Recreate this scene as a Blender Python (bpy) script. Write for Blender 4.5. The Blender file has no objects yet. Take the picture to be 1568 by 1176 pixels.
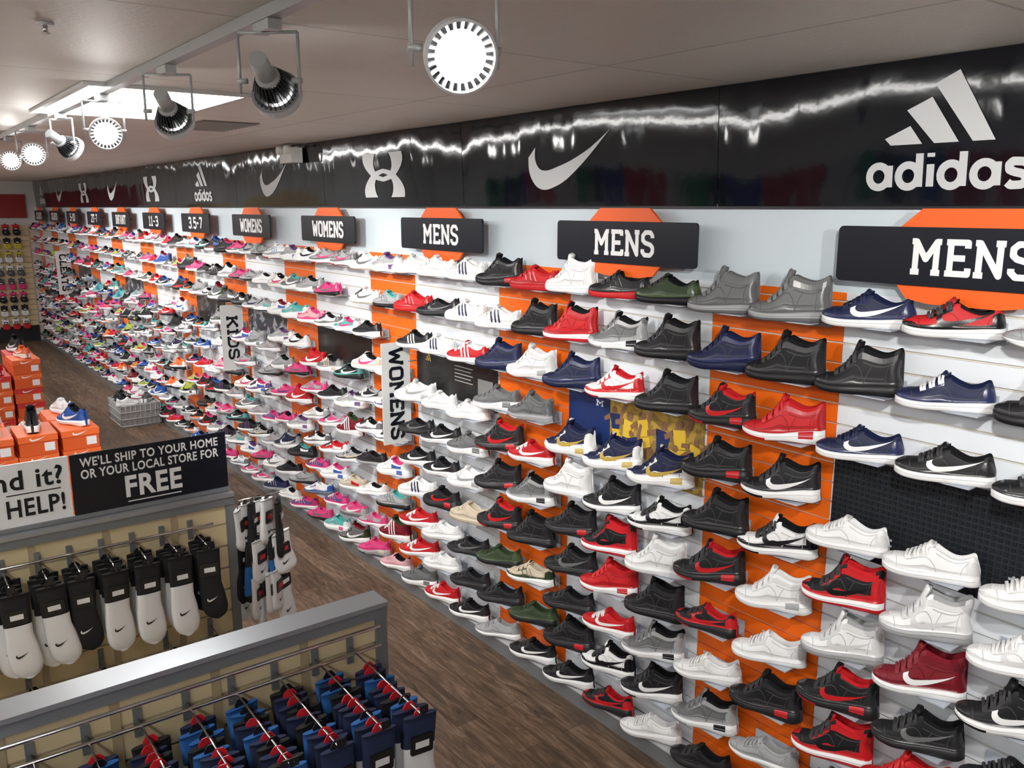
import bpy, bmesh, math, random
from mathutils import Vector, Matrix, noise
random.seed(7)
H=2.52      # camera height
D=2.80      # shoe wall face x
CEIL=H+0.466
sc=bpy.context.scene
sc.view_settings.view_transform='Standard'
COL=sc.collection

# ------------------------------------------------------------ helpers
_m={}
def mat(name,col,rough=0.5,metal=0.0,emis=0.0,coat=0.0,spec=0.5):
    if name in _m: return _m[name]
    m=bpy.data.materials.new(name); m.use_nodes=True
    nt=m.node_tree; b=nt.nodes['Principled BSDF']
    c=(col[0],col[1],col[2],1)
    b.inputs['Base Color'].default_value=c
    b.inputs['Roughness'].default_value=rough
    b.inputs['Metallic'].default_value=metal
    b.inputs['Specular IOR Level'].default_value=spec
    b.inputs['Coat Weight'].default_value=coat
    if emis>0:
        b.inputs['Emission Color'].default_value=c
        b.inputs['Emission Strength'].default_value=emis
    _m[name]=m; return m

def empty(name,M=None):
    o=bpy.data.objects.new(name,None); o.empty_display_size=0.1
    COL.objects.link(o)
    if M is not None: o.matrix_world=M
    return o
def obj(name,me,parent=None,M=None):
    o=bpy.data.objects.new(name,me); COL.objects.link(o)
    if parent: o.parent=parent
    if M is not None: o.matrix_local=M
    return o
class MB:
    """mesh builder with several materials"""
    def __init__(s): s.v=[]; s.f=[]; s.mi=[]; s.mats=[]; s.sm=[]
    def mid(s,m):
        if m not in s.mats: s.mats.append(m)
        return s.mats.index(m)
    def poly(s,pts,m,smooth=False):
        b=len(s.v); s.v+= [tuple(p) for p in pts]; s.f.append(tuple(range(b,b+len(pts)))); s.mi.append(s.mid(m)); s.sm.append(smooth)
    def box(s,x0,x1,y0,y1,z0,z1,m):
        b=len(s.v)
        s.v+=[(x0,y0,z0),(x1,y0,z0),(x1,y1,z0),(x0,y1,z0),(x0,y0,z1),(x1,y0,z1),(x1,y1,z1),(x0,y1,z1)]
        for f in [(0,3,2,1),(4,5,6,7),(0,1,5,4),(1,2,6,5),(2,3,7,6),(3,0,4,7)]:
            s.f.append(tuple(b+i for i in f)); s.mi.append(s.mid(m)); s.sm.append(False)
    def tube(s,p,q,r,m,n=8,r2=None,caps=True):
        p=Vector(p);q=Vector(q); d=(q-p).normalized(); r2=r if r2 is None else r2
        a=d.orthogonal().normalized(); c=d.cross(a); b=len(s.v)
        for P,R in((p,r),(q,r2)):
            for i in range(n):
                t=2*math.pi*i/n; s.v.append(tuple(P+a*R*math.cos(t)+c*R*math.sin(t)))
        for i in range(n):
            j=(i+1)%n; s.f.append((b+i,b+j,b+n+j,b+n+i)); s.mi.append(s.mid(m)); s.sm.append(True)
        if caps:
            s.f.append(tuple(b+n-1-i for i in range(n))); s.mi.append(s.mid(m)); s.sm.append(False)
            s.f.append(tuple(b+n+i for i in range(n))); s.mi.append(s.mid(m)); s.sm.append(False)
    def prism(s,pts2,z0,z1,m,T=lambda x,y,z:(x,y,z)):
        n=len(pts2); b=len(s.v)
        s.v+=[T(x,y,z0) for x,y in pts2]+[T(x,y,z1) for x,y in pts2]
        s.f.append(tuple(b+n+i for i in range(n))); s.mi.append(s.mid(m)); s.sm.append(False)
        s.f.append(tuple(b+n-1-i for i in range(n))); s.mi.append(s.mid(m)); s.sm.append(False)
        for i in range(n):
            j=(i+1)%n; s.f.append((b+i,b+j,b+n+j,b+n+i)); s.mi.append(s.mid(m)); s.sm.append(False)
    def mesh(s,name):
        me=bpy.data.meshes.new(name); me.from_pydata(s.v,[],s.f)
        for m in s.mats: me.materials.append(m)
        me.polygons.foreach_set('material_index',s.mi); me.polygons.foreach_set('use_smooth',s.sm)
        me.update(); return me
def box_obj(name,x0,x1,y0,y1,z0,z1,m,parent=None):
    b=MB(); b.box(x0,x1,y0,y1,z0,z1,m); return obj(name,b.mesh(name),parent)
def text_mesh(txt,w,h,m,ext=0.002,bold=0.0):
    cu=bpy.data.curves.new('t','FONT'); cu.body=txt; cu.extrude=ext; cu.offset=bold; cu.resolution_u=3
    cu.space_character=1.08
    o=bpy.data.objects.new('t',cu); COL.objects.link(o)
    bpy.context.view_layer.update()
    dg=bpy.context.evaluated_depsgraph_get()
    me=bpy.data.meshes.new_from_object(o.evaluated_get(dg)); bpy.data.objects.remove(o)
    xs=[v.co.x for v in me.vertices]; ys=[v.co.y for v in me.vertices]
    x0,x1,y0,y1=min(xs),max(xs),min(ys),max(ys)
    for v in me.vertices:
        v.co.x=((v.co.x-x0)/(x1-x0)-.5)*w; v.co.y=((v.co.y-y0)/(y1-y0)-.5)*h
    me.materials.clear(); me.materials.append(m); return me
# slab stroke font -------------------------------------------------
def arc(cx,cy,rx,ry,a0,a1,n=10):
    return [(cx+rx*math.cos(math.radians(a0+(a1-a0)*i/n)),cy+ry*math.sin(math.radians(a0+(a1-a0)*i/n))) for i in range(n+1)]
GL={
 'M':(.95,[[(.14,0),(.14,1),(.475,.42),(.81,1),(.81,0)],[(.0,0),(.28,0)],[(.67,0),(.95,0)],[(.0,1),(.14,1)],[(.81,1),(.95,1)]]),
 'E':(.72,[[(.14,0),(.14,1)],[(0,1),(.66,1),(.66,.82)],[(0,0),(.70,0),(.70,.2)],[(.14,.5),(.50,.5)],[(.50,.40),(.50,.60)]]),
 'N':(.88,[[(.14,0),(.14,1),(.74,0),(.74,1)],[(0,0),(.28,0)],[(0,1),(.14,1)],[(.60,1),(.88,1)]]),
 'S':(.70,[[(.62,.76),(.62,.86),(.50,1),(.20,1),(.06,.86),(.06,.66),(.18,.55),(.52,.46),(.64,.34),(.64,.14),(.50,0),(.18,0),(.04,.14),(.04,.26)]]),
 'W':(1.10,[[(.12,1),(.30,0),(.55,.75),(.80,0),(.98,1)],[(0,1),(.24,1)],[(.86,1),(1.10,1)]]),
 'O':(.78,[[(.20,0),(.58,0),(.72,.15),(.72,.85),(.58,1),(.20,1),(.06,.85),(.06,.15),(.20,0),(.58,0)]]),
 'K':(.80,[[(.14,0),(.14,1)],[(.70,1),(.16,.46)],[(.34,.60),(.70,0)],[(0,0),(.28,0)],[(0,1),(.28,1)],[(.56,0),(.82,0)],[(.56,1),(.80,1)]]),
 'I':(.36,[[(.18,0),(.18,1)],[(0,0),(.36,0)],[(0,1),(.36,1)]]),
 'D':(.78,[[(0,0),(.54,0),(.72,.18),(.72,.82),(.54,1),(0,1)],[(.16,0),(.16,1)]]),
 'C':(.74,[[(.68,.74),(.68,.86),(.54,1),(.20,1),(.06,.85),(.06,.15),(.20,0),(.54,0),(.68,.14),(.68,.26)]]),
 'L':(.68,[[(.16,0),(.16,1)],[(0,1),(.32,1)],[(0,0),(.64,0),(.64,.22)]]),
 'A':(.86,[[(.12,0),(.38,1),(.48,1),(.74,0)],[(.22,.34),(.64,.34)],[(0,0),(.24,0)],[(.62,0),(.86,0)]]),
 'T':(.78,[[(.39,0),(.39,1)],[(.04,.80),(.04,1),(.74,1),(.74,.80)],[(.24,0),(.54,0)]]),
 'F':(.70,[[(.14,0),(.14,1)],[(0,1),(.66,1),(.66,.8)],[(0,0),(.30,0)],[(.14,.5),(.50,.5)]]),
 '1':(.44,[[(.04,.82),(.22,1),(.22,0)],[(.02,0),(.42,0)]]),
 '2':(.66,[[(.05,.8),(.12,1),(.48,1),(.60,.86),(.60,.64),(.06,.12),(.06,0),(.62,0)]]),
 '3':(.66,[[(.05,.86),(.16,1),(.50,1),(.60,.88),(.60,.62),(.48,.52),(.24,.52)],[(.48,.52),(.62,.40),(.62,.12),(.50,0),(.16,0),(.04,.12)]]),
 '5':(.66,[[(.58,1),(.10,1),(.08,.56),(.48,.60),(.62,.46),(.62,.14),(.48,0),(.16,0),(.04,.12)]]),
 '7':(.66,[[(.04,1),(.62,1),(.24,0)]]),
 '0':(.70,[[(.18,0),(.50,0),(.64,.15),(.64,.85),(.50,1),(.18,1),(.04,.85),(.04,.15),(.18,0),(.5,0)]]),
 '-':(.44,[[(.06,.48),(.38,.48)]]),'.':(.22,[[(.08,0),(.13,0)]]),
 'a':(.86,[arc(.40,.34,.33,.34,0,360,20),[(.76,0),(.76,.68)]]),
 'd':(.86,[arc(.40,.34,.33,.34,0,360,20),[(.76,0),(.76,1.02)]]),
 'i':(.22,[[(.11,0),(.11,.68)],[(.11,.90),(.11,1.02)]]),
 's':(.66,[[(.58,.60),(.50,.66),(.18,.68),(.08,.58),(.10,.44),(.22,.38),(.46,.32),(.58,.24),(.58,.10),(.46,.01),(.16,0),(.06,.08)]]),
}
def stroke_mesh(txt,w,h,t,m,z0=0.0,z1=0.0015,gap=.16,asc=1.0):
    """t = stroke width relative to the letter height; every stroke piece gets its own thickness so no faces coincide"""
    tot=sum(GL[c][0] for c in txt)+gap*(len(txt)-1); sx=w/tot; sy=h*(1-t)/asc; T=t*h/2; b=MB(); x0=0
    for c in txt:
        lay=0
        for pl in GL[c][1]:
            P=[Vector(((x0+p[0])*sx-w/2,p[1]*sy-h/2+T)) for p in pl]
            for k in range(len(P)-1):
                d=(P[k+1]-P[k]).normalized(); n=Vector((-d.y,d.x))*T
                A=P[k];B=P[k+1]
                lay+=1; zz=z1+lay*.00005
                b.prism([tuple(A-n),tuple(B-n),tuple(B+n),tuple(A+n)],z0-lay*.00001,zz,m)
            for q in (P[1:-1] if len(P)>2 else []):
                lay+=1; zz=z1+lay*.00005
                b.prism([(q.x+T*math.cos(a*math.pi/4+.2),q.y+T*math.sin(a*math.pi/4+.2)) for a in range(8)],z0-lay*.00001,zz,m)
        x0+=GL[c][0]+gap
    return b.mesh('lettering')
def rrect(w,h,r,n=5):
    pts=[]
    for cx,cy,a0 in((w/2-r,h/2-r,0),(-w/2+r,h/2-r,90),(-w/2+r,-h/2+r,180),(w/2-r,-h/2+r,270)):
        for i in range(n+1):
            a=math.radians(a0+90*i/n); pts.append((cx+r*math.cos(a),cy+r*math.sin(a)))
    return pts
def M_wall(x,y,z):   # panel facing -X : local x -> -Y, local y -> Z, local z -> -X
    return Matrix(((0,0,-1,x),(-1,0,0,y),(0,1,0,z),(0,0,0,1)))
def M_blade(x,y,z):  # facing -Y
    return Matrix(((1,0,0,x),(0,0,-1,y),(0,1,0,z),(0,0,0,1)))

# ------------------------------------------------------------ materials
WHITE_LAM=mat('white_laminate',(0.84,0.88,0.93),0.28)
ORANGE_LAM=mat('orange_laminate',(0.93,0.16,0.010),0.32)
GROOVE=mat('slat_groove',(0.60,0.55,0.47),0.6)
PALE=mat('pale_wall_paint',(0.64,0.73,0.79),0.35)
BLACKP=mat('black_plastic',(0.012,0.013,0.018),0.35)
SIGNBLK=mat('sign_black',(0.007,0.009,0.016),0.3,spec=.35)
WHT=mat('white_print',(0.85,0.86,0.88),0.4)
GREYM=mat('grey_powdercoat',(0.24,0.26,0.28),0.38,metal=0.4)
CHROME=mat('chrome',(0.75,0.75,0.77),0.15,metal=1)
CREAM=mat('cream_slat',(0.74,0.61,0.37),0.45)
LOGOW=mat('logo_silver_white',(0.60,0.62,0.64),0.3)

def band_mat():
    m=bpy.data.materials.new('glossy_black_vinyl'); m.use_nodes=True
    b=m.node_tree.nodes['Principled BSDF']
    b.inputs['Base Color'].default_value=(0.004,0.005,0.008,1); b.inputs['Roughness'].default_value=0.06
    nt=m.node_tree; tc=nt.nodes.new('ShaderNodeTexCoord'); n=nt.nodes.new('ShaderNodeTexNoise'); n.inputs['Scale'].default_value=9
    n.inputs['Detail'].default_value=3
    bp=nt.nodes.new('ShaderNodeBump'); bp.inputs['Strength'].default_value=0.03; bp.inputs['Distance'].default_value=0.01
    nt.links.new(tc.outputs['Object'],n.inputs['Vector']); nt.links.new(n.outputs['Fac'],bp.inputs['Height']); nt.links.new(bp.outputs['Normal'],b.inputs['Normal'])
    return m
BAND=band_mat()

def floor_mat():
    m=bpy.data.materials.new('wood_plank_floor'); m.use_nodes=True; nt=m.node_tree; b=nt.nodes['Principled BSDF']; L=nt.links.new
    tc=nt.nodes.new('ShaderNodeTexCoord'); mp=nt.nodes.new('ShaderNodeMapping'); mp.inputs['Rotation'].default_value=(0,0,math.radians(90))
    L(tc.outputs['Object'],mp.inputs['Vector'])
    br=nt.nodes.new('ShaderNodeTexBrick'); br.inputs['Scale'].default_value=1.0; br.inputs['Brick Width'].default_value=0.95; br.inputs['Row Height'].default_value=0.13
    br.inputs['Mortar Size'].default_value=0.0014; br.inputs['Color1'].default_value=(0.0,0,0,1); br.inputs['Color2'].default_value=(1,1,1,1); br.inputs['Mortar'].default_value=(0.3,.3,.3,1)
    br.offset=0.37
    L(mp.outputs['Vector'],br.inputs['Vector'])
    n=nt.nodes.new('ShaderNodeTexNoise'); mp2=nt.nodes.new('ShaderNodeMapping'); mp2.inputs['Scale'].default_value=(9,1.1,1); L(tc.outputs['Object'],mp2.inputs['Vector'])
    n.inputs['Scale'].default_value=2.6; n.inputs['Detail'].default_value=9; n.inputs['Roughness'].default_value=0.7; n.inputs['Distortion'].default_value=1.6
    L(mp2.outputs['Vector'],n.inputs['Vector'])
    a=nt.nodes.new('ShaderNodeMath'); a.operation='MULTIPLY_ADD'; a.inputs[1].default_value=0.30; L(br.outputs['Color'],a.inputs[0])
    sub=nt.nodes.new('ShaderNodeMath'); sub.operation='MULTIPLY_ADD'; sub.inputs[1].default_value=2.2; sub.inputs[2].default_value=-0.75; L(n.outputs['Fac'],sub.inputs[0]); L(sub.outputs[0],a.inputs[2])
    r=nt.nodes.new('ShaderNodeValToRGB'); e=r.color_ramp.elements
    e[0].position=0.0; e[0].color=(0.034,0.022,0.014,1); e[1].position=1.0; e[1].color=(0.30,0.205,0.14,1)
    x=r.color_ramp.elements.new(0.5); x.color=(0.125,0.080,0.050,1)
    L(a.outputs[0],r.inputs['Fac'])
    mx=nt.nodes.new('ShaderNodeMixRGB'); mx.blend_type='MULTIPLY'; L(br.outputs['Fac'],mx.inputs['Fac']); L(r.outputs['Color'],mx.inputs['Color1']); mx.inputs['Color2'].default_value=(0.3,0.3,0.3,1)
    L(mx.outputs['Color'],b.inputs['Base Color']); b.inputs['Roughness'].default_value=0.42
    return m
def ceil_mat():
    m=bpy.data.materials.new('ceiling_plaster_board'); m.use_nodes=True; nt=m.node_tree; b=nt.nodes['Principled BSDF']; L=nt.links.new
    tc=nt.nodes.new('ShaderNodeTexCoord')
    br=nt.nodes.new('ShaderNodeTexBrick'); br.offset=0.0; br.inputs['Scale'].default_value=1; br.inputs['Brick Width'].default_value=1.22; br.inputs['Row Height'].default_value=1.22
    br.inputs['Mortar Size'].default_value=0.006; br.inputs['Color1'].default_value=(0.81,0.80,0.75,1); br.inputs['Color2'].default_value=(0.84,0.83,0.78,1); br.inputs['Mortar'].default_value=(0.58,0.57,0.53,1)
    mp=nt.nodes.new('ShaderNodeMapping'); mp.inputs['Location'].default_value=(0.35,0.2,0); L(tc.outputs['Object'],mp.inputs['Vector'])
    L(mp.outputs['Vector'],br.inputs['Vector']); L(br.outputs['Color'],b.inputs['Base Color']); b.inputs['Roughness'].default_value=0.6
    n=nt.nodes.new('ShaderNodeTexNoise'); n.inputs['Scale'].default_value=60; L(tc.outputs['Object'],n.inputs['Vector'])
    bp=nt.nodes.new('ShaderNodeBump'); bp.inputs['Strength'].default_value=0.15; bp.inputs['Distance'].default_value=0.01; L(n.outputs['Fac'],bp.inputs['Height']); L(bp.outputs['Normal'],b.inputs['Normal'])
    return m

# ------------------------------------------------------------ room shell
XL=-6.0; YB=-4.0; YE=18.6
box_obj('floor',XL,D+0.1,YB,YE,-0.1,0,floor_mat())
box_obj('ceiling',XL,D+0.1,YB,YE,CEIL,CEIL+0.1,ceil_mat())
WP=mat('wall_paint_white',(0.70,0.71,0.70),0.6)
box_obj('wall_right',D+0.03,D+0.1,YB,YE,0,CEIL,PALE)
box_obj('wall_left',XL-0.1,XL,YB,YE,0,CEIL,WP)
box_obj('wall_front',XL,D+0.1,YB-0.1,YB,0,CEIL,WP)
box_obj('wall_back',XL,D+0.1,YE,YE+0.1,0,CEIL,WP)
box_obj('trim_1',D,D+0.028,-2.2,YE-0.01,H-0.30,H+0.01,PALE)
b=MB(); b.box(D-0.13,D+0.028,-2.2,YE-0.02,0.0,0.082,GREYM); b.box(D-0.135,D+0.0,-2.2,YE-0.02,0.082,0.088,mat('kick_top',(0.45,0.46,0.48),0.3))
obj('baseboard_right',b.mesh('kick'))

panels=[]
y=1.72-1.5*2-0.9
slat=empty('slatwall')
while y<YE-0.02:
    for wd,m,kind in((0.9,WHITE_LAM,'w'),(0.6,ORANGE_LAM,'o')):
        y0=y; y1=min(y+wd,YE-0.02)
        if y1-y0>0.05:
            panels.append((y0,y1,kind))
            b=MB(); z=0.092
            while z<H-0.301:
                z1=min(z+0.067,H-0.30)
                b.box(D,D+0.02,y0+0.001,y1-0.001,z,z1,m)
                b.box(D+0.010,D+0.018,y0+0.001,y1-0.001,z1,min(z1+0.008,H-0.30)+1e-4,GROOVE)
                z+=0.075
            obj('white_panel' if kind=='w' else 'orange_panel',b.mesh('p'),slat)
        y=y1
        if y>=YE-0.02: break

# ------------------------------------------------------------ glossy band with logos
SW_O=[(0.0,0.62),(0.0,0.40),(0.03,0.22),(0.10,0.06),(0.20,0.0),(0.33,0.05),(0.5,0.2),(0.75,0.56),(1.0,1.0)]
SW_I=[(0.10,0.80),(0.09,0.62),(0.11,0.48),(0.16,0.38),(0.25,0.36),(0.38,0.42),(0.55,0.52),(0.78,0.72),(1.0,1.0)]
def cr(pts,t):
    n=len(pts)-1; f=t*n; i=min(int(f),n-1); u=f-i
    p=[pts[max(0,min(n,i+k))] for k in(-1,0,1,2)]
    return tuple(0.5*((2*p[1][c])+(-p[0][c]+p[2][c])*u+(2*p[0][c]-5*p[1][c]+4*p[2][c]-p[3][c])*u*u+(-p[0][c]+3*p[1][c]-3*p[2][c]+p[3][c])*u**3) for c in range(len(pts[0])))
def swoosh_strip(n=24):
    return [cr(SW_O,i/n) for i in range(n+1)],[cr(SW_I,i/n) for i in range(n+1)]
def logo_check(b,w,h,z,m):
    o,i=swoosh_strip()
    for k in range(len(o)-1):
        b.poly([((p[0]-.5)*w,(p[1]-.5)*h,z) for p in(o[k],o[k+1],i[k+1],i[k])],m)
def logo_bars(b,w,h,z,m):
    for bar in([(.0,.10),(.24,.27),(.36,0),(.06,0)],[(.2,.5),(.43,.66),(.69,0),(.47,0)],[(.45,.84),(.66,1.0),(1.0,0),(.81,0)]):
        b.poly([((x-.5)*w,(yy-.5)*h,z) for x,yy in bar][::-1],m)
def logo_arcs(b,w,h,z,m):
    OUT=[(.50,1.0),(.515,.90),(.50,.78),(.42,.62),(.24,.43),(0,.355)]
    INN=[(.17,1.0),(.215,.90),(.235,.78),(.225,.66),(.15,.52),(0,.455)]
    n=18
    o=[cr(OUT,k/n) for k in range(n+1)]; i=[cr(INN,k/n) for k in range(n+1)]
    for sg in(1,-1):
        for sx in(1,-1):
            for k in range(n):
                b.poly([(sx*p[0]*w,(p[1]-.5)*h*sg,z+(0.0005 if sg>0 else 0)) for p in(o[k],o[k+1],i[k+1],i[k])],m)
logos=['a','n','u','n','a','u','n','u','n','a']
def bandx(y,z):   # z 0..0.466
    t=((y-0.49)/1.83)%1.0
    g=0.046+0.016*math.sin(math.pi*t)**0.7+noise.noise(Vector((y*2.6,1.7,0)))*0.012+noise.noise(Vector((y*8,4.2,0)))*0.008
    return -g*z
yy0=0.49-1.83*2
while yy0<YE-0.3:
    y0=yy0;y1=min(yy0+1.83,YE-0.02); hh=0.462
    lg=logos[int(round((yy0-0.49)/1.83))%10] if yy0>0.3 else ('u' if abs(yy0-0.49+1.83)<0.1 else 'n')
    yc=(y0+y1)/2
    par=empty('brand_fascia_panel',Matrix.Translation((D-0.004,yc,H+0.002)))
    b=MB(); NY=120; NZ=6
    for i in range(NY+1):
        Y=y0+0.002+(y1-y0-0.004)*i/NY
        for j in range(NZ+1):
            z=hh*j/NZ; b.v.append((bandx(Y,z),Y-yc,z))
    for i in range(NY):
        for j in range(NZ):
            a=i*(NZ+1)+j; b.f.append((a,a+1,a+NZ+2,a+NZ+1)); b.mi.append(b.mid(BAND)); b.sm.append(True)
    obj('glossy_face',b.mesh('band'),par)
    def place(mb,cz,cy=0):
        for q,v in enumerate(mb.v):
            lx,ly,lz=v; Y=-lx+cy; z=ly+cz
            mb.v[q]=(bandx(yc+Y,z)-0.003-lz,Y,z)
    mb=MB()
    if y1-y0>1.5:
        if lg=='n': logo_check(mb,0.60,0.26,0.0,LOGOW); place(mb,0.212)
        elif lg=='u': logo_arcs(mb,0.52,0.28,0.0,LOGOW); place(mb,0.20)
        else: logo_bars(mb,0.355,0.215,0.0,LOGOW); place(mb,0.305,0.03)
        obj('logo',mb.mesh('logo'),par)
        if lg=='a':
            tm=stroke_mesh('adidas',0.515,0.130,0.19,LOGOW,0.0,0.001,gap=.15,asc=1.02)
            for v in tm.vertices:
                lx,ly,lz=v.co; v.co=Vector((bandx(yc-lx,ly+0.115)-0.004-lz,-lx+.005,ly+0.115))
            obj('logo_lettering',tm,par)
    yy0+=1.83
box_obj('trim_2',D-0.012,D,-2.2,YE-0.02,H-0.008,H+0.002,BLACKP)

# ------------------------------------------------------------ category signs
ORS=mat('sign_orange',(0.90,0.13,0.015),0.35)
names=['MENS','MENS','MENS','MENS','WOMENS','WOMENS','3.5-7','11-3','INFANT','2T-7','5-10','CLEATS']
i=-1
while True:
    yc=1.27+1.5*i
    if yc>YE-0.6: break
    nm=names[max(0,min(len(names)-1,i+1))]
    par=empty('category_sign',M_wall(D-0.09,yc,H-0.155))
    b=MB(); b.prism(rrect(0.87,0.185,0.018),0.0,0.012,SIGNBLK)
    b.prism([(-0.185,-0.138),(-0.11,-0.15),(0.11,-0.15),(0.185,-0.138),(0.225,-0.09),(0.225,0.09),(0.155,0.150),(-0.155,0.150),(-0.225,0.09),(-0.225,-0.09)],-0.014,-0.002,ORS)
    b.tube((-0.15,0,-0.09),(-0.15,0,-0.01),0.008,GREYM); b.tube((0.15,0,-0.09),(0.15,0,-0.01),0.008,GREYM)
    obj('plate',b.mesh('plate'),par)
    w={4:0.37,6:0.50}.get(len(nm),0.42)
    t=obj('lettering',stroke_mesh(nm,w,0.115,0.165,WHT),par); t.matrix_local=Matrix.Translation((0.015,0,0.0125))
    i+=1
for nm,yy,zz,hh,wf in(('WOMENS',4.725,H-1.17,0.66,.90),('KIDS',7.73,H-1.17,0.60,.66),('CLEATS',15.6,H-1.05,0.70,.84)):
    par=empty('blade_sign',M_blade(D-0.155,yy,zz))
    b=MB(); b.prism(rrect(0.205,hh,0.006),-0.003,0.003,mat('blade_white',(0.78,0.80,0.80),0.3)); b.tube((.09,.2,0),(.15,.2,0),.005,GREYM); b.tube((.09,-.2,0),(.15,-.2,0),.005,GREYM); obj('plate',b.mesh('pl'),par)
    t=obj('lettering',stroke_mesh(nm,hh*wf,0.105,0.20,SIGNBLK,gap=.13),par)
    t.matrix_local=Matrix.Translation((0,0,0.0042))@Matrix.Rotation(-math.pi/2,4,'Z')

# ------------------------------------------------------------ posters
def poster_mat(name,c1,c2,scale,thr=0.5):
    m=bpy.data.materials.new(name); m.use_nodes=True; nt=m.node_tree; b=nt.nodes['Principled BSDF']; L=nt.links.new
    tc=nt.nodes.new('ShaderNodeTexCoord'); n=nt.nodes.new('ShaderNodeTexNoise'); n.inputs['Scale'].default_value=scale; n.inputs['Detail'].default_value=3; n.inputs['Distortion'].default_value=1.0
    r=nt.nodes.new('ShaderNodeValToRGB'); r.color_ramp.interpolation='EASE'; e=r.color_ramp.elements; e[0].position=thr-0.02; e[1].position=thr+0.02; e[0].color=(*c1,1); e[1].color=(*c2,1)
    L(tc.outputs['Object'],n.inputs['Vector']); L(n.outputs['Fac'],r.inputs['Fac']); L(r.outputs['Color'],b.inputs['Base Color']); b.inputs['Roughness'].default_value=0.3
    return m
GOLDBG=poster_mat('poster_gold_background',(0.50,0.33,0.06),(0.30,0.20,0.06),20,0.52)
NAVY=mat('poster_navy',(0.012,0.035,0.15),0.4)
DARKPH=poster_mat('poster_dark_photo',(0.02,0.02,0.022),(0.10,0.10,0.10),9,0.55)
DARKPH2=poster_mat('poster_grey_photo',(0.03,0.035,0.045),(0.28,0.30,0.33),9,0.55)
def poster(name,y0,y1,z0,z1,m,extra=None):
    par=empty(name,M_wall(D-0.006,(y0+y1)/2,H+(z0+z1)/2)); w=y1-y0;h=z1-z0
    b=MB(); b.box(-w/2,w/2,-h/2,h/2,-0.004,0.0,m)
    if extra: extra(b,w,h,par)
    obj('print',b.mesh('print'),par)
def fig(b,cx,cy,s,lean,c1,c2,z):   # printed jumping player silhouette
    def P(pts,m): b.poly([(cx+s*(x*math.cos(lean)-yy*math.sin(lean)),cy+s*(x*math.sin(lean)+yy*math.cos(lean)),z) for x,yy in pts],m)
    sk=mat('print_skin',(.25,.13,.07),.5)
    P([(-.12,-.05),(.12,-.05),(.17,.32),(-.17,.32)],c1)
    P([(-.13,-.28),(.0,-.28),(.13,-.28),(.13,-.04),(-.13,-.04)],c2)
    P([(-.12,-.28),(-.22,-.62),(-.13,-.64),(.0,-.30)],sk); P([(.0,-.28),(.16,-.58),(.26,-.55),(.13,-.26)],sk)
    P([(.15,.32),(.36,.62),(.42,.56),(.2,.18)],sk); P([(-.15,.32),(-.38,.22),(-.36,.12),(-.14,.2)],sk)
    P([(.075*math.cos(a*math.pi/4),.41+.09*math.sin(a*math.pi/4)) for a in range(8)],sk)
def ex1(b,w,h,par):
    b.box(-w/2,-w/2+0.34*w,-h/2,h/2,0.0,0.0015,NAVY)
    t=obj('lettering',stroke_mesh('M',0.05,0.03,.2,WHT),par); t.matrix_local=Matrix.Translation((-w/2+0.26*w,h*0.36,0.002))
    gd=mat('print_gold',(.75,.50,.05),.4); nv_=mat('print_navy',(.015,.03,.12),.4)
    for k,(fx,fy,s,l) in enumerate([(-.10,.03,.20,.1),(-.02,.0,.24,-.15),(.09,.03,.22,.25),(.20,-.01,.26,-.1),(.31,.02,.24,.15),(.38,-.02,.20,-.25),(.03,-.06,.2,.3),(.26,-.07,.2,-.3)]):
        fig(b,fx,fy,s,l,gd if k%3 else nv_,nv_ if k%2 else gd,.002+.0003*k)
poster('wall_poster',2.33,3.21,-1.235,-0.885,GOLDBG,ex1)
def ex2(b,w,h,par):
    s=0.021
    for r in range(int(h/s)-0):
        for c in range(int(w/s)):
            x=-w/2+s*(c+0.5); yv=-h/2+s*(r+0.5)
            b.box(x-0.006,x+0.006,yv-0.006,yv+0.006,0,0.005,BLACKP)
poster('textured_display_panel',0.83,1.71,-1.26,-0.89,mat('dimple_black',(0.02,0.024,0.028),0.4),ex2)
def ex3(b,w,h,par):
    mb=MB(); logo_bars(mb,0.07,0.05,0.002,mat('gold_print',(0.7,0.5,0.1),0.4)); o=obj('emblem',mb.mesh('e'),par); o.matrix_local=Matrix.Translation((-w*0.34,h*0.25,0))
    for q in range(5): b.box(w*0.0,w*0.22-0.02*(q%2),0.06-q*0.022,0.066-q*0.022,0,0.001,mat('poster_grey_text',(0.35,0.35,0.35),0.5))
    b.box(w*0.28,w*0.45,-0.09,0.02,0,0.001,mat('poster_grey_block',(0.22,0.22,0.22),0.5))
PB=mat('poster_black',(0.016,0.016,0.016),0.25)
poster('wall_poster',3.83,4.71,-1.15,-0.85,PB,ex3)
poster('wall_poster',5.33,6.21,-1.15,-0.84,PB)
poster('wall_poster',6.83,7.71,-1.15,-0.82,DARKPH2)
poster('wall_poster',8.33,9.21,-1.15,-0.82,DARKPH)
poster('wall_poster',11.33,12.21,-1.15,-0.86,DARKPH2)
poster('wall_poster',14.33,15.21,-1.15,-0.86,DARKPH)

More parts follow.
